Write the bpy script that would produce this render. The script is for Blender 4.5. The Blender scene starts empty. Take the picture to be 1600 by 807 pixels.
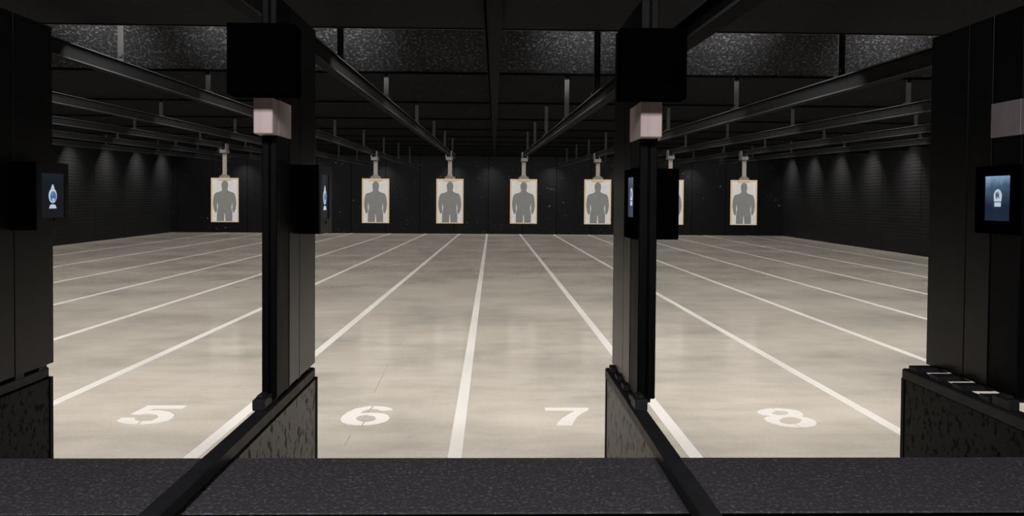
import bpy, bmesh, math, random
from mathutils import Vector, Matrix
random.seed(7)
SC = bpy.context.scene
COL = SC.collection

# ------------------------------------------------------------------ camera
F_PX = 1150.0
cam_d = bpy.data.cameras.new('camera')
cam_d.sensor_width = 36.0
cam_d.sensor_fit = 'HORIZONTAL'
cam_d.lens = 36.0 * F_PX / 1600.0
cam_d.shift_x = 0.0
cam_d.shift_y = -(403.5 - 335.58) / 1600.0
cam_d.clip_start = 0.05
cam = bpy.data.objects.new('camera', cam_d)
COL.objects.link(cam)
yaw, pitch, roll = 0.0243, -0.02123, -0.00732
fw = Vector((math.sin(yaw) * math.cos(pitch), math.cos(yaw) * math.cos(pitch), math.sin(pitch)))
rt = Vector((math.cos(yaw), -math.sin(yaw), 0.0))
dn = fw.cross(rt)
r2 = math.cos(roll) * rt + math.sin(roll) * dn
d2 = -math.sin(roll) * rt + math.cos(roll) * dn
m3 = Matrix((r2, -d2, -fw)).transposed()
cam.matrix_world = Matrix.Translation((0.2692, 0.0, 1.6)) @ m3.to_4x4()
SC.camera = cam

# ------------------------------------------------------------------ world, exposure
w = bpy.data.worlds.new('world'); SC.world = w; w.use_nodes = True
w.node_tree.nodes['Background'].inputs[0].default_value = (0.9, 0.92, 1.0, 1)
w.node_tree.nodes['Background'].inputs[1].default_value = 0.012
SC.view_settings.view_transform = 'Standard'
SC.view_settings.look = 'None'
SC.view_settings.exposure = 0.0
SC.view_settings.gamma = 1.0
SC.view_settings.use_curve_mapping = False

# ------------------------------------------------------------------ lamps of the range
def area(name, loc, aim, power, sx, sy, color=(1, 0.93, 0.84), spread=180):
    l = bpy.data.lights.new(name, 'AREA'); l.shape = 'RECTANGLE'
    l.size = sx; l.size_y = sy; l.energy = power; l.color = color
    l.spread = math.radians(spread)
    o = bpy.data.objects.new(name, l); COL.objects.link(o)
    o.location = loc
    o.rotation_euler = Vector(aim).to_track_quat('-Z', 'Y').to_euler()
    return o

PITCH = 2.55
Y0 = 6.43
def zb(y): return 2.69 + 0.0297 * (y - 6.43)
ROWS = [Y0 + PITCH * i for i in range(11)]
LAMP = (1.0, 0.965, 0.92)
# first row: behind the edge of the canopy
area('canopy_lamp', (-0.3, 4.62, 2.86), (0, 0.25, -1), 660, 22, 0.10, LAMP)
for x in (-9.6, -8.0, -6.2, -4.6, -2.9, -1.85, -0.95, 1.0, 2.15, 3.5, 5.2, 6.9, 8.6):
    area('canopy_spot_lamp', (x, 4.72, 3.02), (0, 1, 0.10), 26, 0.15, 0.08, (1, 0.98, 0.97), 46)
# rows hidden behind each overhead baffle, thrown downrange
for i, y in enumerate(ROWS):
    area('baffle_lamp', (-0.3, y + 0.16, zb(y) + 0.30), (0, 0.55, -1), (620, 520, 420, 350, 310, 280, 265, 255, 245, 235, 220)[i], 26, 0.10, LAMP)
# lamps beside the side walls make the scallops on them
for i, y in enumerate(ROWS[3:]):
    for s in (-1, 1):
        xw = (-13.65 - 0.0533 * (y - 23.6)) if s < 0 else (12.86 + 0.05 * (y - 21.1))
        area('wall_lamp', (xw - s * 0.8, y + 0.3, zb(y) + 0.25), (s * 0.6, 0.05, -1), 16, 0.25, 0.1, LAMP, 85)
for x in (-10.9, -7.8, -4.7, -1.6, 0.1, 2.9, 6.1, 9.2):
    area('back_wall_lamp', (x, 32.75, 3.35), (0, 0.35, -1), 14, 0.25, 0.1, LAMP, 90)
# dim lamp of the firing line, overhead behind the camera
area('firing_line_lamp', (0.2, -0.6, 3.0), (0, 0.5, -1), 155, 3.0, 0.5, (1.0, 0.93, 0.95))

# ------------------------------------------------------------------ materials
def mat(name, color, rough=0.5, metal=0.0, spec=0.5):
    m = bpy.data.materials.new(name); m.use_nodes = True
    b = m.node_tree.nodes['Principled BSDF']
    b.inputs['Base Color'].default_value = (*color, 1)
    b.inputs['Roughness'].default_value = rough
    b.inputs['Metallic'].default_value = metal
    b.inputs['Specular IOR Level'].default_value = spec
    return m
def nodes(m): return m.node_tree.nodes, m.node_tree.links, m.node_tree.nodes['Principled BSDF']
def coords(m, scale=(1, 1, 1)):
    n, l, b = nodes(m)
    t = n.new('ShaderNodeTexCoord'); mp = n.new('ShaderNodeMapping')
    mp.inputs['Scale'].default_value = scale
    l.new(t.outputs['Object'], mp.inputs['Vector'])
    return mp.outputs['Vector']
def noise(m, vec, scale, detail=4, rough=0.55):
    n, l, b = nodes(m)
    t = n.new('ShaderNodeTexNoise'); t.inputs['Scale'].default_value = scale
    t.inputs['Detail'].default_value = detail; t.inputs['Roughness'].default_value = rough
    l.new(vec, t.inputs['Vector']); return t.outputs['Fac']
def ramp(m, fac, stops):
    n, l, b = nodes(m)
    r = n.new('ShaderNodeValToRGB'); e = r.color_ramp.elements
    while len(e) < len(stops): e.new(0.5)
    for k, (p, c) in enumerate(stops):
        e[k].position = p; e[k].color = (*c, 1)
    l.new(fac, r.inputs['Fac']); return r.outputs['Color']
def bump(m, fac, strength, dist):
    n, l, b = nodes(m)
    bp = n.new('ShaderNodeBump'); bp.inputs['Strength'].default_value = strength
    bp.inputs['Distance'].default_value = dist
    l.new(fac, bp.inputs['Height']); l.new(bp.outputs['Normal'], b.inputs['Normal'])
def mix(m, fac, a, c, mode='MIX'):
    n, l, b = nodes(m)
    x = n.new('ShaderNodeMix'); x.data_type = 'RGBA'; x.blend_type = mode
    if isinstance(fac, float): x.inputs['Factor'].default_value = fac
    else: l.new(fac, x.inputs['Factor'])
    for i, v in ((6, a), (7, c)):
        if isinstance(v, tuple): x.inputs[i].default_value = (*v, 1)
        else: l.new(v, x.inputs[i])
    return x.outputs[2]

def concrete():
    m = mat('sealed_concrete', (0.4, 0.37, 0.33), 0.3)
    n, l, b = nodes(m); v = coords(m)
    big = noise(m, v, 0.55, 5, 0.62)
    c1 = ramp(m, big, [(0.34, (0.310, 0.289, 0.257)), (0.5, (0.40, 0.366, 0.320)), (0.66, (0.46, 0.42, 0.367))])
    v2 = coords(m, (0.55, 1.9, 1))
    mid = noise(m, v2, 2.0, 5, 0.6)
    c2 = ramp(m, mid, [(0.3, (0.84, 0.84, 0.83)), (0.55, (1, 1, 1)), (0.75, (1.06, 1.05, 1.04))])
    c = mix(m, 1.0, c1, c2, 'MULTIPLY')
    fine = noise(m, v, 38, 4, 0.7)
    c3 = ramp(m, fine, [(0.3, (0.9, 0.9, 0.9)), (0.6, (1, 1, 1))])
    c = mix(m, 1.0, c, c3, 'MULTIPLY')
    l.new(c, b.inputs['Base Color'])
    rr = ramp(m, mid, [(0.3, (0.22,) * 3), (0.7, (0.13,) * 3)])
    l.new(rr, b.inputs['Roughness'])
    bump(m, fine, 0.05, 0.004)
    return m
def line_paint():
    m = mat('white_floor_paint', (0.66, 0.63, 0.6), 0.35)
    n, l, b = nodes(m); v = coords(m)
    f = noise(m, v, 30, 5, 0.7)
    l.new(ramp(m, f, [(0.25, (0.46, 0.435, 0.405)), (0.5, (0.525, 0.505, 0.48))]), b.inputs['Base Color'])
    return m
def rubber(name, base, speck, scale=60, thr=0.62, bs=0.6, bd=0.01, rough=0.5, spec=0.5):
    m = mat(name, base, rough, 0, spec)
    n, l, b = nodes(m); v = coords(m)
    f = noise(m, v, scale, 6, 0.75)
    l.new(ramp(m, f, [(thr - 0.12, base), (thr, base), (thr + 0.1, speck)]), b.inputs['Base Color'])
    bump(m, f, bs, bd)
    return m
def painted_metal(name, base, rough=0.42, spec=0.5, grain=0.05):
    m = mat(name, base, rough, 0, spec)
    n, l, b = nodes(m); v = coords(m, (1, 1, 0.25))
    f = noise(m, v, 14, 5, 0.65)
    k = tuple(min(1, c * 1.35) for c in base)
    l.new(ramp(m, f, [(0.35, base), (0.7, k)]), b.inputs['Base Color'])
    l.new(ramp(m, f, [(0.3, (rough + grain,) * 3), (0.7, (rough - grain,) * 3)]), b.inputs['Roughness'])
    return m
def half_wall_mat(name, base, sp, sc):
    m = mat(name, base, 0.36, 0, sp)
    n, l, b = nodes(m); v = coords(m, (1, 0.8, 0.5))
    f = noise(m, v, sc, 3, 0.6)
    g = noise(m, v, 7, 4, 0.6)
    c = ramp(m, f, [(0.39, (0.0008,) * 3), (0.45, base)])
    c2 = ramp(m, g, [(0.3, (0.7, 0.7, 0.7)), (0.6, (1, 1, 1))])
    l.new(mix(m, 1.0, c, c2, 'MULTIPLY'), b.inputs['Base Color'])
    l.new(ramp(m, f, [(0.39, (0.02,) * 3), (0.45, (sp,) * 3)]), b.inputs['Specular IOR Level'])
    bump(m, f, 0.2, 0.003)
    return m
def wall_rib_mat():
    m = mat('ribbed_black_wall', (0.018, 0.018, 0.019), 0.65, 0, 0.08)
    n, l, b = nodes(m); v = coords(m)
    wv = n.new('ShaderNodeTexWave'); wv.wave_type = 'BANDS'; wv.bands_direction = 'Z'
    wv.inputs['Scale'].default_value = 3.0; wv.inputs['Distortion'].default_value = 1.2
    l.new(v, wv.inputs['Vector'])
    f = noise(m, v, 20, 4, 0.6)
    l.new(ramp(m, f, [(0.3, (0.004, 0.004, 0.0042)), (0.7, (0.010, 0.010, 0.0105))]), b.inputs['Base Color'])
    bump(m, wv.outputs['Fac'], 0.35, 0.02)
    return m
def screen_mat(name, top, bot, strength):
    m = bpy.data.materials.new(name); m.use_nodes = True
    n, l, b = nodes(m)
    b.inputs['Base Color'].default_value = (0.004, 0.004, 0.005, 1); b.inputs['Roughness'].default_value = 0.25; b.inputs['Specular IOR Level'].default_value = 0.12
    t = n.new('ShaderNodeTexCoord'); s = n.new('ShaderNodeSeparateXYZ')
    l.new(t.outputs['Generated'], s.inputs[0])
    nz = n.new('ShaderNodeTexNoise'); nz.inputs['Scale'].default_value = 2.5
    l.new(t.outputs['Generated'], nz.inputs['Vector'])
    ad = n.new('ShaderNodeMath'); ad.operation = 'MULTIPLY_ADD'; ad.inputs[1].default_value = 0.34; s_m = n.new('ShaderNodeMath'); s_m.operation = 'MULTIPLY'; s_m.inputs[1].default_value = 0.83; l.new(s.outputs['Z'], s_m.inputs[0])
    l.new(nz.outputs['Fac'], ad.inputs[0]); l.new(s_m.outputs[0], ad.inputs[2])
    c = ramp(m, ad.outputs[0], [(0.45, bot), (0.80, tuple(0.78 * a + 0.22 * c_ for a, c_ in zip(bot, top))), (1.0, top)])
    l.new(c, b.inputs['Emission Color']); b.inputs['Emission Strength'].default_value = strength
    return m
def glow(name, c, s):
    m = mat(name, (0.02, 0.02, 0.02), 0.3)
    b = m.node_tree.nodes['Principled BSDF']
    b.inputs['Emission Color'].default_value = (*c, 1); b.inputs['Emission Strength'].default_value = s
    return m
def fibre(name, a, c, scale=40, rough=0.8):
    m = mat(name, a, rough, 0, 0.3)
    n, l, b = nodes(m); v = coords(m)
    f = noise(m, v, scale, 5, 0.7)
    l.new(ramp(m, f, [(0.3, a), (0.7, c)]), b.inputs['Base Color'])
    return m
M = dict(
    concrete=concrete(), paint=line_paint(),
    baffle=rubber('rough_black_foam', (0.0040, 0.0040, 0.0043), (0.05, 0.05, 0.053), 48, 0.52, 1.0, 0.05, 0.6, 0.06),
    canopy=rubber('rough_black_liner', (0.0035, 0.0035, 0.0038), (0.022, 0.022, 0.023), 26, 0.58, 0.9, 0.04, 0.7, 0.05),
    crumb=rubber('black_crumb_rubber', (0.0040, 0.0040, 0.0043), (0.34, 0.34, 0.35), 7.5, 0.65, 0.8, 0.05, 0.75, 0.06),
    rib=wall_rib_mat(),
    black=painted_metal('black_painted_steel', (0.0012, 0.0012, 0.0015), 0.5, 0.07),
    panel=painted_metal('charcoal_panel', (0.0020, 0.0020, 0.0021), 0.3, 0.21, 0.012),
    deepblack=mat('matt_black_plastic', (0.0006, 0.0006, 0.0007), 0.9, 0, 0.0),
    cap=painted_metal('black_rubber_cap', (0.010, 0.010, 0.0112), 0.5, 0.2),
    half=half_wall_mat('mottled_half_wall', (0.0085, 0.0078, 0.0066), 0.22, 46),
    mat_=rubber('speckled_charcoal_mat', (0.030, 0.030, 0.034), (0.11, 0.11, 0.12), 105, 0.53, 0.8, 0.005, 0.75, 0.3),
    steel=painted_metal('dark_grey_steel', (0.0078, 0.0078, 0.0084), 0.5, 0.12),
    flange=painted_metal('lit_steel_edge', (0.035, 0.035, 0.036), 0.4, 0.35),
    crack=mat('crack_filler', (0.25, 0.23, 0.20), 0.6),
    matte=mat('matt_black_paint', (0.0028, 0.0028, 0.003), 0.8, 0, 0.03),
    half_shaded=half_wall_mat('shaded_half_wall', (0.004, 0.004, 0.004), 0.07, 60),  # darker half wall: shade of the outer dividers put into the colour
    sleeve=painted_metal('shaded_beige_sleeve', (0.12, 0.105, 0.11), 0.55),  # beige toned down, the dimmer light on this one painted in
    beige=painted_metal('beige_painted_box', (0.36, 0.30, 0.28), 0.5),
    card=fibre('tan_cardboard', (0.27, 0.195, 0.115), (0.36, 0.275, 0.175)),
    paper=fibre('white_paper', (0.285, 0.282, 0.276), (0.34, 0.336, 0.33), 12),
    ink=fibre('grey_ink', (0.084, 0.085, 0.085), (0.10, 0.101, 0.10), 12),
    wood=fibre('pale_pole', (0.125, 0.108, 0.094), (0.165, 0.145, 0.127), 30),
    clamp=painted_metal('grey_clamp', (0.062, 0.061, 0.060), 0.5),
    scr_dim=screen_mat('dim_screen', (0.012, 0.017, 0.027), (0.008, 0.010, 0.014), 0.75),
    scr_mid=screen_mat('grey_blue_screen', (0.10, 0.11, 0.15), (0.04, 0.05, 0.085), 0.9),
    scr_blue=screen_mat('blue_screen', (0.24, 0.40, 0.60), (0.010, 0.020, 0.042), 0.9),
    em_white=glow('emblem_white', (0.50, 0.60, 0.75), 0.9),
    em_blue=glow('emblem_blue', (0.04, 0.13, 0.40), 0.9),
    em_dark=glow('emblem_dark', (0.02, 0.035, 0.06), 0.9),
    em_grey=glow('emblem_grey', (0.16, 0.19, 0.23), 0.9),
)

# ------------------------------------------------------------------ helpers
def link_mesh(name, bm, material, parent=None, org=None):
    bmesh.ops.recalc_face_normals(bm, faces=bm.faces)
    me = bpy.data.meshes.new(name); 
    off = Vector(org) if org is not None else (parent.matrix_world.translation.copy() if parent else Vector((0, 0, 0)))
    if parent is not None and parent.parent is not None and org is None:
        off = parent['_o']; off = Vector(off)
    elif parent is not None and org is None:
        off = Vector(parent['_o']) if '_o' in parent else Vector(parent.location)
    bmesh.ops.translate(bm, verts=bm.verts, vec=-off)
    bm.to_mesh(me); bm.free()
    me.materials.append(material)
    o = bpy.data.objects.new(name, me); COL.objects.link(o)
    if parent: o.parent = parent
    else: o.location = off
    o['_o'] = tuple(off)
    return o
def bx(bm, x0, x1, y0, y1, z0, z1, bev=0.0):
    b = bmesh.new() if bev else bm
    vs = [b.verts.new((x, y, z)) for z in (z0, z1) for y in (y0, y1) for x in (x0, x1)]
    for f in ((0, 1, 3, 2), (4, 6, 7, 5), (0, 4, 5, 1), (2, 3, 7, 6), (0, 2, 6, 4), (1, 5, 7, 3)):
        b.faces.new([vs[i] for i in f])
    if bev:
        bmesh.ops.recalc_face_normals(b, faces=b.faces)
        bmesh.ops.bevel(b, geom=b.edges[:] , offset=bev, segments=1, affect='EDGES')
        t = bpy.data.meshes.new('t'); b.to_mesh(t); b.free(); bm.from_mesh(t); bpy.data.meshes.remove(t)
def box(name, dims, material, parent=None, bev=0.0, org=None):
    bm = bmesh.new(); bx(bm, *dims, bev=bev)
    if parent is None and org is None:
        org = ((dims[0] + dims[1]) / 2, (dims[2] + dims[3]) / 2, dims[4])
    return link_mesh(name, bm, material, parent, org)
def hexa(bm, p):   # p: 8 corners ordered x fastest, then y, then z
    vs = [bm.verts.new(q) for q in p]
    for f in ((0, 1, 3, 2), (4, 6, 7, 5), (0, 4, 5, 1), (2, 3, 7, 6), (0, 2, 6, 4), (1, 5, 7, 3)):
        bm.faces.new([vs[i] for i in f])
def slope_bar(bm, x0, x1, ya, za, yb, zb_, d0, d1):   # bar along Y whose underside rises from za to zb_
    hexa(bm, [(x0, ya, za + d0), (x1, ya, za + d0), (x0, yb, zb_ + d0), (x1, yb, zb_ + d0),
              (x0, ya, za + d1), (x1, ya, za + d1), (x0, yb, zb_ + d1), (x1, yb, zb_ + d1)])
def prism(bm, pts, fn, d, holes=()):
    """flat outline pts (u,v) -> fn(u,v,h); extruded by d; holes cut as inner loops"""
    t = bmesh.new()
    es = []
    for loop in (pts,) + tuple(holes):
        vs = [t.verts.new((u, v, 0)) for u, v in loop]
        es += [t.edges.new((vs[i], vs[(i + 1) % len(vs)])) for i in range(len(vs))]
    bmesh.ops.triangle_fill(t, edges=es, use_beauty=True, use_dissolve=False)
    r = bmesh.ops.extrude_face_region(t, geom=t.faces[:])
    for g in r['geom']:
        if isinstance(g, bmesh.types.BMVert): g.co.z += d
    for v in t.verts: v.co = fn(v.co.x, v.co.y, v.co.z)
    bmesh.ops.recalc_face_normals(t, faces=t.faces)
    me = bpy.data.meshes.new('t'); t.to_mesh(me); t.free(); bm.from_mesh(me); bpy.data.meshes.remove(me)
def thing(name, label, cat, loc, group=None):
    o = bpy.data.objects.new(name, None); COL.objects.link(o)
    o.location = loc; o['_o'] = tuple(loc); o.empty_display_size = 0.1
    o['label'] = label; o['category'] = cat
    if group: o['group'] = group
    return o
def tag(o, label, cat, group=None):
    o['label'] = label; o['category'] = cat
    if group: o['group'] = group
    return o

# ------------------------------------------------------------------ the room
floor = box('floor', (-16, 16, -2.5, 33.6, -0.1, 0.0), M['concrete'], org=(0, 0, 0)); floor['kind'] = 'structure'
# painted lane lines: (x at 4 m, drift per metre)
LINES = [(-11.159, -.0186), (-9.392, -.01588), (-7.783, -.00418), (-6.193, .00281), (-4.647, .0083), (-3.130, .01107),
         (-1.583, .01009), (.037, -.00279), (1.537, -.00318), (3.105, -.00528), (4.649, -.00434), (6.141, .00773),
         (7.718, .00842), (9.259, .01904), (10.52, .04446)]
for x4, s in LINES:
    bm = bmesh.new()
    ya, yb = 3.1, 33.34
    xa, xb = x4 + s * (ya - 4), x4 + s * (yb - 4)
    h = 0.043
    hexa(bm, [(xa - h, ya, 0), (xa + h, ya, 0), (xb - h, yb, 0), (xb + h, yb, 0),
              (xa - h, ya, .002), (xa + h, ya, .002), (xb - h, yb, .002), (xb + h, yb, .002)])
    link_mesh('lane_line', bm, M['paint'], floor)
DIG = {
 '5': ([[(-2.363, 5.654), (-2.064, 5.655), (-2.071, 5.562), (-2.281, 5.561), (-2.292, 5.516), (-2.245, 5.525), (-2.19, 5.516), (-2.125, 5.484), (-2.061, 5.414), (-2.038, 5.328), (-2.05, 5.258), (-2.1, 5.205), (-2.174, 5.181), (-2.212, 5.181), (-2.218, 5.262), (-2.16, 5.27), (-2.144, 5.328), (-2.16, 5.375), (-2.197, 5.418), (-2.241, 5.431), (-2.289, 5.427), (-2.321, 5.414), (-2.386, 5.418)],
        [(-2.404, 5.341), (-2.311, 5.341), (-2.291, 5.295), (-2.252, 5.262), (-2.232, 5.258), (-2.224, 5.181), (-2.286, 5.189), (-2.357, 5.221), (-2.405, 5.262)]], []),
 '6': ([[(-0.484, 5.531), (-0.5, 5.577), (-0.55, 5.62), (-0.605, 5.634), (-0.638, 5.638), (-0.652, 5.559), (-0.599, 5.55), (-0.56, 5.509)],
        [(-0.649, 5.638), (-0.698, 5.629), (-0.768, 5.577), (-0.814, 5.477), (-0.832, 5.376), (-0.829, 5.303), (-0.801, 5.229), (-0.749, 5.18), (-0.678, 5.16), (-0.655, 5.16), (-0.651, 5.241), (-0.683, 5.258), (-0.711, 5.291), (-0.722, 5.337), (-0.711, 5.376), (-0.686, 5.397), (-0.652, 5.402), (-0.611, 5.384), (-0.583, 5.346), (-0.575, 5.303), (-0.587, 5.262), (-0.613, 5.245), (-0.64, 5.237), (-0.644, 5.16), (-0.605, 5.164), (-0.537, 5.196), (-0.49, 5.253), (-0.478, 5.329), (-0.498, 5.398), (-0.537, 5.441), (-0.592, 5.464), (-0.656, 5.464), (-0.714, 5.446), (-0.701, 5.499), (-0.682, 5.54), (-0.663, 5.556)]], []),
 '7': ([[(0.665, 5.598), (1.003, 5.598), (0.994, 5.533), (0.934, 5.451), (0.887, 5.355), (0.853, 5.249), (0.83, 5.152), (0.716, 5.152), (0.735, 5.229), (0.779, 5.333), (0.842, 5.442), (0.889, 5.518), (0.665, 5.524)]], []),
 '8': ([[(2.267, 5.489), (2.307, 5.544), (2.38, 5.577), (2.414, 5.581), (2.423, 5.506), (2.404, 5.496), (2.385, 5.478), (2.371, 5.457), (2.368, 5.436), (2.38, 5.414), (2.4, 5.405), (2.425, 5.404), (2.455, 5.414), (2.48, 5.431), (2.498, 5.457), (2.501, 5.478), (2.49, 5.5), (2.472, 5.51), (2.432, 5.508), (2.424, 5.582), (2.465, 5.586), (2.539, 5.568), (2.587, 5.521), (2.602, 5.462), (2.586, 5.399), (2.558, 5.373), (2.598, 5.33), (2.614, 5.262), (2.596, 5.195), (2.555, 5.143), (2.491, 5.111), (2.449, 5.107), (2.438, 5.193), (2.466, 5.208), (2.49, 5.231), (2.515, 5.27), (2.523, 5.305), (2.512, 5.338), (2.485, 5.359), (2.448, 5.357), (2.402, 5.333), (2.372, 5.304), (2.35, 5.262), (2.346, 5.228), (2.36, 5.199), (2.389, 5.184), (2.428, 5.188), (2.439, 5.107), (2.415, 5.107), (2.338, 5.131), (2.285, 5.187), (2.254, 5.257), (2.258, 5.321), (2.295, 5.368), (2.333, 5.382), (2.284, 5.408), (2.262, 5.448)]], []),
}
for d, (loops, holes) in DIG.items():
    bm = bmesh.new()
    for lp in loops:
        prism(bm, lp, lambda u, v, h: Vector((u, v, h)), 0.002)
    o = link_mesh('lane_number', bm, M['paint'], floor)
    o['label'] = 'white stencilled numeral %s on the floor' % d

CR = [(-.684, 4.73), (-.690, 4.95), (-.676, 5.13), (-.662, 5.42), (-.652, 5.64), (-.705, 6.05), (-.717, 6.41), (-.742, 7.1), (-.755, 7.86), (-.735, 8.5), (-.727, 9.02)]
bm = bmesh.new()
for (xa, ya), (xb, yb) in [(CR[q], CR[q + 1]) for q in (0, 2, 3, 5, 6, 8)]:
    hexa(bm, [(xa - .0008, ya, 0), (xa + .0008, ya, 0), (xb - .0008, yb, 0), (xb + .0008, yb, 0),
              (xa - .0008, ya, .0022), (xa + .0008, ya, .0022), (xb - .0008, yb, .0022), (xb + .0008, yb, .0022)])
link_mesh('hairline_crack', bm, M['crack'], floor)

ceil = box('ceiling', (-16, 16, -2.5, 33.6, 4.0, 4.12), M['canopy'], org=(0, 0, 4.0)); ceil['kind'] = 'structure'

def panelled_wall(name, length, ys, material, place):
    """wall in local space: runs along +Y from 0, faces +X; panels stand proud of it"""
    bm = bmesh.new(); bx(bm, -0.15, 0.0, 0, length, 0.0, 4.0)
    o = link_mesh(name, bm, M['deepblack'], None, (0, 0, 0)); o['kind'] = 'structure'
    for a, b_ in zip(ys[:-1], ys[1:]):
        bm = bmesh.new(); d = 0.04 + random.uniform(-0.006, 0.008)
        bx(bm, 0.0, d, a + 0.009, b_ - 0.009, 0.01, 3.98, bev=0.006)
        p = link_mesh('wall_panel', bm, material, o)
        p.location = (0, 0, 0)
    o.matrix_world = place
    return o
ys = [0.0]
for d in (2.4,) * 15: ys.append(ys[-1] + d)
aL = math.atan(0.0533)
L0 = -13.65 + 0.0533 * 26.1
panelled_wall('wall_left', 36.1, ys + [36.1] if ys[-1] < 36 else ys, M['rib'],
              Matrix.Translation((L0 - 0.04, -2.5, 0)) @ Matrix.Rotation(aL, 4, 'Z'))
R0 = 12.86 - 0.05 * 23.6
aR = -math.atan(0.05)
panelled_wall('wall_right', 36.1, ys, M['rib'],
              Matrix.Translation((R0 + 0.04, -2.5, 0)) @ Matrix.Rotation(aR, 4, 'Z') @ Matrix.Diagonal((-1, 1, 1, 1)))
panelled_wall('wall_back', 32, [0.53 + 1.547 * i for i in range(21)], M['crumb'],
              Matrix.Translation((-16, 33.4, 0)) @ Matrix.Rotation(-math.pi / 2, 4, 'Z'))

# ------------------------------------------------------------------ overhead canopy, beam and baffles
t = thing('overhead_canopy', 'flat rough black canopy just over the shooting booths', 'canopy', (0, 3.2, 2.62))
box('liner', (-13.2, 12.2, 1.9, 4.44, 2.62, 2.66), M['canopy'], t, 0.004)
box('deck', (-13.2, 12.2, 1.9, 4.40, 2.66, 2.74), M['black'], t)
box('edge_trim', (-13.2, 12.2, 4.441, 4.455, 2.615, 2.74), M['black'], t)
ORD = ['first', 'second', 'third', 'fourth', 'fifth', 'sixth', 'seventh', 'eighth', 'ninth', 'tenth', 'eleventh']
for i, y in enumerate(ROWS):
    z = zb(y)
    lab = ('slanted rough black baffle nearest the booths, its face in patches of light' if i == 0 else
           'dark slanted ceiling baffle, %s back from the booths' % ORD[i] if i < 10 else
           'dark slanted ceiling baffle farthest back, just before the back wall')
    xl, xr = -13.2 - 0.0533 * max(0, y - 18), 12.2 + 0.05 * max(0, y - 14)
    t = thing('ceiling_baffle', lab, 'baffle', (0, y, z), 'slanted overhead baffles')
    bm = bmesh.new()
    hexa(bm, [(xl, y - 1.28, z + .78), (xr, y - 1.28, z + .78), (xl, y - 1.23, z + .82), (xr, y - 1.23, z + .82),
              (xl, y - .05, z), (xr, y - .05, z), (xl, y, z + .03), (xr, y, z + .03)])
    link_mesh('baffle_panel', bm, M['baffle' if i == 0 else 'canopy'], t)
    box('edge_trim', (xl, xr, y - .056, y - .004, z - .012, z + .001), M['deepblack'], t)
    for hx in (-11.6, -7.6, -3.0, 1.63, 6.3, 10.6):
        box('hanger_strap', (hx - .02, hx + .02, y - .03, y - .015, z + .02, 4.0), M['black'], t)
bm = bmesh.new(); slope_bar(bm, .205, .305, 1.9, 2.515, 31.6, 3.41, -0.0, .045)
t = thing('ceiling_beam', 'long black beam under the ceiling running down the middle', 'beam', (.255, 1.9, 2.5))
link_mesh('beam_body', bm, M['matte'], t)
bm = bmesh.new(); slope_bar(bm, .212, .222, 1.9, 2.507, 31.6, 3.402, 0, .008)
link_mesh('beam_lip', bm, M['deepblack'], t)

# ------------------------------------------------------------------ rails
LANE_X = {k: 1.547 * (k - 6.5) + .09 for k in range(1, 12)}
LANE_X[7] = .903
RAIL = {1: (2.53, 2.72), 2: (2.52, 2.71), 3: (2.51, 2.71), 4: (2.52, 2.635), 5: (2.49, 2.585), 6: (2.43, 2.60),
        7: (2.232, 2.562), 8: (2.36, 2.58), 9: (2.42, 2.66), 10: (2.46, 2.655), 11: (2.48, 2.68)}
RLAB = {1: 'dark steel target rail farthest left, lowest seen through left bay', 2: 'dark steel target rail second from the left wall',
        3: 'dark steel target rail above the leftmost paper target', 4: 'dark steel target rail third down in the left bay, ending by left post',
        5: 'dark steel target rail highest across the left bay', 6: 'dark steel target rail in the left half of the centre bay',
        7: 'dark steel target rail crossing to the right post from the centre bay', 8: 'dark steel target rail highest across the right bay',
        9: 'dark steel target rail second from top across right bay', 10: 'dark steel target rail carrying the rightmost paper target',
        11: 'dark steel target rail farthest right, lowest in right bay'}
RLAB[4] = 'dark steel target rail second from top across left bay'
RAIL_END = {7: 16.6, 6: 17.2, 3: 22.5, 11: 22, 9: 25}
def rail_top(k, y):
    a, b = RAIL[k]; return a + (b - a) * (y - 4) / 11.4
for k in range(1, 12):
    x = LANE_X[k]
    ya, yb = 1.45, RAIL_END.get(k, 24.4)
    za = rail_top(k, ya) - .10
    t = thing('target_rail', RLAB[k], 'rail', (x, ya, za), 'overhead target rails')
    H = {7: .075}.get(k, .10)
    za, zz = rail_top(k, ya) - H, rail_top(k, yb) - H
    bm = bmesh.new(); slope_bar(bm, x - .006, x + .006, ya, za, yb, zz, .008, H - .008); link_mesh('web', bm, M['steel'], t)
    bm = bmesh.new(); slope_bar(bm, x - .030, x + .030, ya, za, yb, zz, .0, .008); link_mesh('bottom_flange', bm, M['matte'], t)
    bm = bmesh.new(); slope_bar(bm, x - .030, x + .030, ya, za, yb, zz, H - .008, H); link_mesh('top_flange', bm, M['matte'], t)
    bm = bmesh.new()
    for e in (-.0315, .0305):
        slope_bar(bm, x + e, x + e + .001, ya, za, yb, zz, .001, .009)
        slope_bar(bm, x + e, x + e + .001, ya, za, yb, zz, H - .006, H)
    link_mesh('lit_edge', bm, M['flange'], t)  # paler strips paint in the lit lines along the flange edges
    hy = [{5: 5.0, 8: 4.52}.get(k, 4.58)] + [y + .07 for y in ROWS]
    for y in sorted(hy):
        if y > yb - .1: continue
        z = rail_top(k, y)
        bm = bmesh.new()
        bx(bm, x - .020, x + .020, y - .004, y + .004, z, 4.0)
        bx(bm, x - .034, x + .034, y - .03, y + .03, z, z + .012)
        bx(bm, x - .012, x + .012, y - .012, y + .012, z + .03, z + .05)
        link_mesh('rail_hanger', bm, M['steel'], t)
    bm = bmesh.new(); bx(bm, x - .036, x + .036, yb - .012, yb + .008, zz - .015, zz + .135); link_mesh('end_stop', bm, M['steel'], t)

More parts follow.
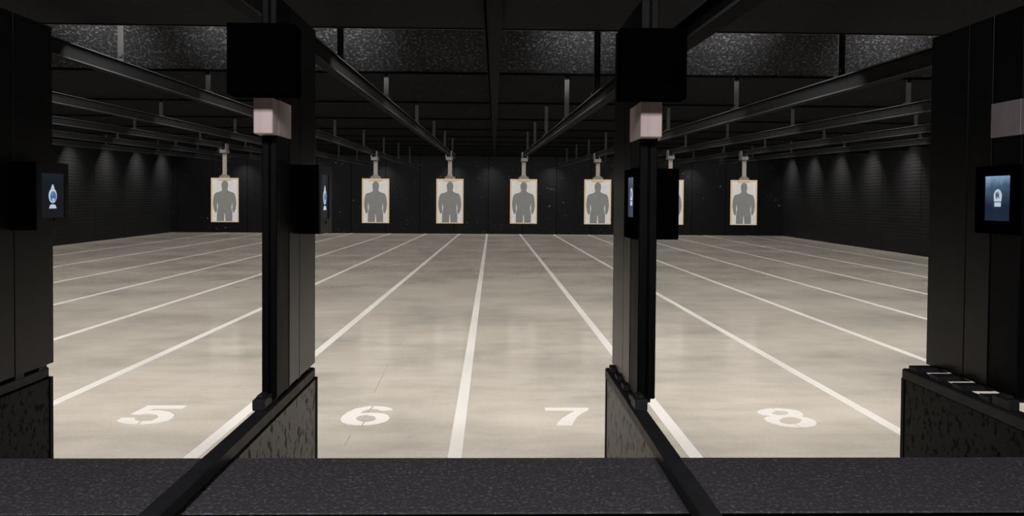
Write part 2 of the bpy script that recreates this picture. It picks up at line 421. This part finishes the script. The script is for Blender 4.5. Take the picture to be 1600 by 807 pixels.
# ------------------------------------------------------------------ targets
YT = 15.4
TG = [(3, -5.315, 1.994, 1.076, 'leftmost paper silhouette target, seen through the left bay'),
      (5, -2.201, 2.005, 1.076, 'paper silhouette target just right of the left booth post'),
      (6, -.657, 2.011, 1.078, 'paper silhouette target downrange of lane number 6, left of centre'),
      (7, .883, 2.017, 1.083, 'paper silhouette target downrange of lane number 7, right of centre'),
      (8, 2.439, 2.022, 1.080, 'paper silhouette target just left of the right booth post'),
      (9, 3.97, 2.028, 1.083, 'paper silhouette target mostly hidden behind the right booth monitor'),
      (10, 5.529, 2.034, 1.086, 'rightmost paper silhouette target, seen through the right bay')]
BODY = [(163, 430), (167, 442), (166, 455), (150, 466), (112, 478), (99, 490), (91, 520), (87, 555), (87, 590), (93, 625), (103, 655), (110, 662), (118, 655), (123, 635), (121, 605), (123, 560), (128, 585), (131, 605), (125, 640), (121, 665), (120, 738), (184, 738), (187, 670), (193, 670), (197, 738), (258, 738), (258, 660), (252, 635), (249, 605), (253, 585), (256, 560), (259, 605), (257, 635), (262, 655), (270, 662), (278, 652), (288, 620), (293, 585), (292, 550), (287, 515), (280, 490), (268, 478), (232, 466), (216, 455), (215, 442), (219, 430), (221, 405), (216, 384), (205, 372), (191, 367), (177, 372), (166, 384), (160, 405)]
CL = {3: 'trolley and pale arm holding the leftmost paper target', 5: 'trolley and arm holding the target right of the left post',
      6: 'trolley and arm holding the target over lane six, left of centre', 7: 'trolley and arm holding the target over lane seven, right of centre',
      8: 'trolley and arm holding the target left of the right post', 9: 'trolley and arm just above the black monitor on right post',
      10: 'trolley and pale arm holding the rightmost paper target'}
for k, x, zt, z0, lab in TG:
    hw = .2825; s = 2 * hw / 244.0; sv = (zt - z0) / 404.0
    t = thing('paper_target', lab, 'target', (x, YT, z0), 'paper silhouette targets')
    box('backing_board', (x - hw, x + hw, YT, YT + .008, z0, zt), M['card'], t)
    box('paper_sheet', (x - hw + 13 * s, x + hw - 11 * s, YT - .002, YT - .0002, z0 + 7 * sv, zt - 16 * sv), M['paper'], t)
    bm = bmesh.new()
    prism(bm, [((u - 190) * s, (747 - v) * sv) for u, v in BODY], lambda u, v, h: Vector((x + u, YT - .0022 - h, z0 + v)), .001)
    link_mesh('printed_silhouette', bm, M['ink'], t)
    xr = LANE_X[k]
    zr = rail_top(k, YT) - {7: .075}.get(k, .10)
    t = thing('target_carrier', CL[k], 'carrier', (x, YT, zt), 'target carriers')
    bm = bmesh.new()
    xm = (x + xr) / 2
    bx(bm, xm - .07, xm + .07, YT - .10, YT + .10, zr - .105, zr - .03, .008)
    bx(bm, xr - .062, xr - .040, YT - .08, YT + .08, zr - .05, zr + .085, .004)
    bx(bm, xr + .040, xr + .062, YT - .08, YT + .08, zr - .05, zr + .085, .004)
    link_mesh('trolley', bm, M['clamp'], t)
    bm = bmesh.new()
    for sx in (-1, 1):
        for yy in (-.05, .05):
            bmesh.ops.create_cone(bm, cap_ends=True, segments=10, radius1=.016, radius2=.016, depth=.012,
                                  matrix=Matrix.Translation((xr + sx * .034, YT + yy, zr + .026)) @ Matrix.Rotation(math.pi / 2, 4, 'Y'))
    link_mesh('wheel', bm, M['steel'], t)
    box('hanging_arm', (x - .042, x + .042, YT - .012, YT + .016, zt + .06, zr - .10), M['wood'], t, .003)
    bm = bmesh.new()
    bx(bm, x - .105, x + .105, YT - .022, YT + .03, zt + .0004, zt + .045, .006)
    bx(bm, x - .065, x + .065, YT - .022, YT + .03, zt + .042, zt + .075, .006)
    link_mesh('clamp', bm, M['clamp'], t)
    box('clip_bar', (x - .12, x + .12, YT - .016, YT - .0045, zt - .045, zt + .002), M['card'], t)

# ------------------------------------------------------------------ booth dividers
Z_SH = .88
def divider(label, face, d, half, capx, post):
    """face: +1 when the side the camera sees looks to +X"""
    x_mid = (half[0] + half[1]) / 2
    t = thing('booth_divider', label, 'divider', ((half[0] + half[1]) / 2, 2.4, 0), 'booth dividers')
    box('half_wall', (half[0], half[1], 1.45, 2.95, 0, Z_SH - .002), M['half_shaded' if abs(x_mid - .15) > 1 else 'half'], t, .003)
    box('end_trim', (half[0] - .003, half[1] + .003, 2.942, 2.962, 0, Z_SH), M['black'], t)
    box('cap_rail', (capx[0], capx[1], 1.42, 2.955, Z_SH - .002, .92), M['cap'], t, .005)
    x0, x1 = post
    bm = bmesh.new()
    g = x0 + (x1 - x0) * .52
    bx(bm, x0, g - .002, 2.43, 2.574, .935, 2.262, .003)
    bx(bm, g + .002, x1, 2.43, 2.574, .935, 2.262, .003)
    bx(bm, x0 + .005, x1 - .005, 2.44, 2.574, .935, 2.26)
    link_mesh('post', bm, M['black'], t)
    box('side_panel', (x0, x1, 2.580, 2.712, .938, 2.262), M['panel'], t, .002)
    box('side_panel', (x0, x1, 2.715, 2.95, .938, 2.262), M['panel'], t, .002)
    box('panel_edge', (x0 + .004, x1 - .004, 2.574, 2.945, 1.0, 2.255), M['deepblack'], t)
    fx0, fx1 = min(capx[0] + .012, x0), max(capx[1] - .012, x1 - .012)
    for y in (2.47, 2.62, 2.76, 2.90):
        box('foot', (fx0, fx1, y - .026, y + .026, .919, .9385 if x0 < 2 else .9382), M['cap'], t, .002)
    c = min((capx[0] + capx[1]) / 2, capx[0] + .10) + (-.008 if face > 0 else .004)
    bm = bmesh.new()
    bx(bm, c - .022, c + .018, 2.345, 2.428, .918, .955, .004)
    bx(bm, c - .013, c + .009, 2.36, 2.41, .953, .965, .004)
    link_mesh('corner_bracket', bm, M['cap'], t)
    return t
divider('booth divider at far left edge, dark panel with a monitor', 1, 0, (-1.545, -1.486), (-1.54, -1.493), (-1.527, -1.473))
divider('booth divider left of centre, between lanes 5 and 6', 1, 0, (-.495, -.438), (-.49, -.443), (-.492, -.443))
divider('booth divider right of centre, between lanes 7 and 8', -1, 0, (.728, .785), (.722, .77), (.750, .810))
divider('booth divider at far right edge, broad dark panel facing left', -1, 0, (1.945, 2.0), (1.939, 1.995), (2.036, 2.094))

# boxes and beige junction sleeves on the posts
def post_box(label, lab2, x0, x1, z0, z1, bxd):
    t = thing('speaker_box', label, 'box', ((x0 + x1) / 2, 2.33, z0), 'black boxes on the booth posts')
    box('cabinet', (x0, x1, 2.26, 2.34, z0, z1), M['deepblack'], t, .003)
    box('mount_plate', (bxd[0] + .006, bxd[1] - .006, 2.34, 2.4285, z0 + .02, z1 - .02), M['deepblack'], t)
    t2 = thing('junction_box', lab2, 'junction box', ((bxd[0] + bxd[1]) / 2, 2.4, bxd[4]), 'beige boxes on the booth posts')
    bm = bmesh.new(); bx(bm, bxd[0], bxd[1], bxd[2], 2.4285, bxd[4], bxd[5], .003)
    link_mesh('cover', bm, M['beige'], t2)
    for s in (0, 1):
        a, b_ = (bxd[6] - .008, bxd[6] - .0008) if s == 0 else (bxd[7] + .0008, bxd[7] + .008)
        box('side_flange', (a, b_, 2.425, 2.572, bxd[4], bxd[5]), M['beige'], t2, .001)
post_box('large square black box high on the left booth post', 'beige metal sleeve under the black box on left post',
         -.545, -.34, 1.912, 2.129, (-.497, -.436, 2.36, 0, 1.802, 1.918, -.492, -.443))
post_box('large square black box high on the right booth post', 'beige metal sleeve under the black box on right post',
         .655, .860, 1.912, 2.129, (.738, .808, 2.36, 0, 1.802, 1.918, .750, .810))
t2 = thing('junction_box', 'beige metal sleeve with shade in its colour, cut off by the right picture edge', 'junction box', (2.06, 2.4, 1.828), 'beige boxes on the booth posts')
box('cover', (2.028, 2.102, 2.36, 2.4285, 1.828, 1.948), M['sleeve'], t2, .003)
box('side_flange', (2.026, 2.0352, 2.425, 2.572, 1.828, 1.948), M['sleeve'], t2, .001)

# ------------------------------------------------------------------ monitors
def emblem(parent, fn, bright):
    def part(name, pts, m, h, d=.0006):
        bm = bmesh.new(); prism(bm, pts, lambda u, v, e: fn(u, v, h + e), d); return link_mesh(name, bm, m, parent)
    el = lambda cx, cy, a, b_, n=20: [(cx + a * math.cos(2 * math.pi * i / n), cy + b_ * math.sin(2 * math.pi * i / n)) for i in range(n)]
    if not bright:
        part('emblem_body', el(0, 0, .016, .029), M['em_white'], .0)
        part('emblem_core', el(.001, -.003, .0115, .021), M['em_blue'], .0007)
        part('emblem_mark', el(-.002, .008, .0055, .009), M['em_grey'], .0014)
        part('emblem_mark', [(-.002, -.022), (.004, -.022), (.005, -.010), (.001, -.012), (-.003, -.008)], M['em_white'], .0014)
        part('emblem_crown', [(-.008, .029), (.008, .029), (.004, .036), (.002, .044), (-.002, .044), (-.004, .036)], M['em_white'], .0)
        part('emblem_base', [(-.015, -.050), (.015, -.050), (.011, -.038), (.006, -.034), (-.006, -.034), (-.011, -.038)], M['em_white'], .0)
    else:
        part('emblem_body', [(-.016, -.022), (.016, -.022), (.018, .008), (.012, .026), (.004, .034), (-.004, .034), (-.012, .026), (-.018, .008)], M['em_white'], .0)
        part('emblem_core', [(-.003, -.012), (.001, .002), (.005, -.010), (.008, -.006), (.006, .018), (-.001, .024), (-.009, .016), (-.009, -.004), (-.007, -.008)], M['em_grey'], .0007)
        part('emblem_mark', [(-.006, .004), (-.004, .014), (-.001, .010), (-.003, .0)], M['em_dark'], .0014)
        part('emblem_mark', [(.002, .012), (.005, .008), (.004, -.002), (.001, .004)], M['em_dark'], .0014)
        part('emblem_base', [(-.014, -.046), (.014, -.046), (.014, -.026), (-.014, -.026)], M['em_white'], .0)
def monitor_box(label, xp, xs, y0, y1, z0, z1, scr, gap=.0006):
    """housing bolted on a panel face looking to +X"""
    t = thing('monitor', label, 'monitor', (xp, (y0 + y1) / 2, z0), 'booth monitors')
    box('housing', (xp + gap, xs - .006, y0, y1, z0, z1), M['deepblack'], t, .002)
    bm = bmesh.new()
    a, b_, c, d = scr   # screen y0 y1 z0 z1
    bx(bm, xs - .006, xs, y0, a, z0, z1); bx(bm, xs - .006, xs, b_, y1, z0, z1)
    bx(bm, xs - .006, xs, a, b_, z0, c); bx(bm, xs - .006, xs, a, b_, d, z1)
    link_mesh('bezel', bm, M['panel'], t)
    s = box('screen', (xs - .006, xs - .004, a, b_, c, d), M['scr_dim'], t)
    cy, cz = (a + b_) / 2, (c + d) / 2
    emblem(s, lambda u, v, e: Vector((xs - .0038 + e, cy + 1.55 * u, cz + v * .95)), False)
    box('button', (xs - .001, xs + .0015, cy - .004, cy + .004, z0 + .035, z0 + .043), M['deepblack'], t)
    return t
monitor_box('black box monitor with a dim screen, cut near the left picture edge', -1.473, -1.375, 2.69, 2.885, 1.474, 1.722, (2.717, 2.862, 1.517, 1.682), -.001)
monitor_box('black box monitor on left booth divider, screen seen nearly edge on', -.443, -.357, 2.67, 2.855, 1.468, 1.718, (2.70, 2.81, 1.52, 1.683))
def monitor_flush(label, xf, xb, y0, y1, z0, z1, scr, body, smat):
    """thin bezel on the face looking to -X, housing behind on the other side of the divider"""
    t = thing('monitor', label, 'monitor', (xf, (y0 + y1) / 2, z0), 'booth monitors')
    a, b_, c, d = scr
    bm = bmesh.new()
    bx(bm, xf - .012, xf - .0006, y0, a, z0, z1); bx(bm, xf - .012, xf - .0006, b_, y1, z0, z1)
    bx(bm, xf - .012, xf - .0006, a, b_, z0, c); bx(bm, xf - .012, xf - .0006, a, b_, d, z1)
    link_mesh('bezel', bm, M['deepblack'], t)
    s = box('screen', (xf - .006, xf - .003, a, b_, c, d), M[smat], t)
    cy, cz = (a + b_) / 2, (c + d) / 2 + .006
    emblem(s, lambda u, v, e: Vector((xf - .0062 - e, cy - 1.15 * u, cz + v * .76)), True)
    box('housing', (xb + .0003, xb + body, y0 + .01, y1 + .02, z0, z1), M['deepblack'], t, .002)
    return t
monitor_flush('monitor on right booth divider, its black back bulging to the right', .750, .810, 2.445, 2.64, 1.467, 1.706, (2.475, 2.60, 1.54, 1.678), .079, 'scr_mid')
monitor_flush('bright blue screen with white emblem at the right picture edge', 2.036, 2.094, 2.425, 2.645, 1.49, 1.728, (2.466, 2.60, 1.536, 1.693), .092, 'scr_blue')

# ------------------------------------------------------------------ shelves
def shelf(label, x0, x1):
    t = thing('booth_shelf', label, 'shelf', ((x0 + x1) / 2, 1.85, Z_SH - .05), 'booth shelves')
    box('board', (x0 + .001, x1 - .001, 1.672, 2.03, Z_SH - .05, Z_SH - .008), M['black'], t)
    box('mat', (x0 + .001, x1 - .001, 1.674, 2.033, Z_SH - .008, Z_SH - .0005), M['mat_'], t, .002)
    box('front_edging', (x0 + .001, x1 - .001, 1.655, 1.672, Z_SH - .06, Z_SH - .002), M['deepblack'], t, .003)
shelf('speckled charcoal booth shelf left of the left divider', -1.486, -.495)
shelf('speckled charcoal booth shelf in the centre between the two posts', -.438, .728)
shelf('speckled charcoal booth shelf right of the right divider', .785, 1.945)

for o in list(bpy.data.objects):
    if '_o' in o: del o['_o']
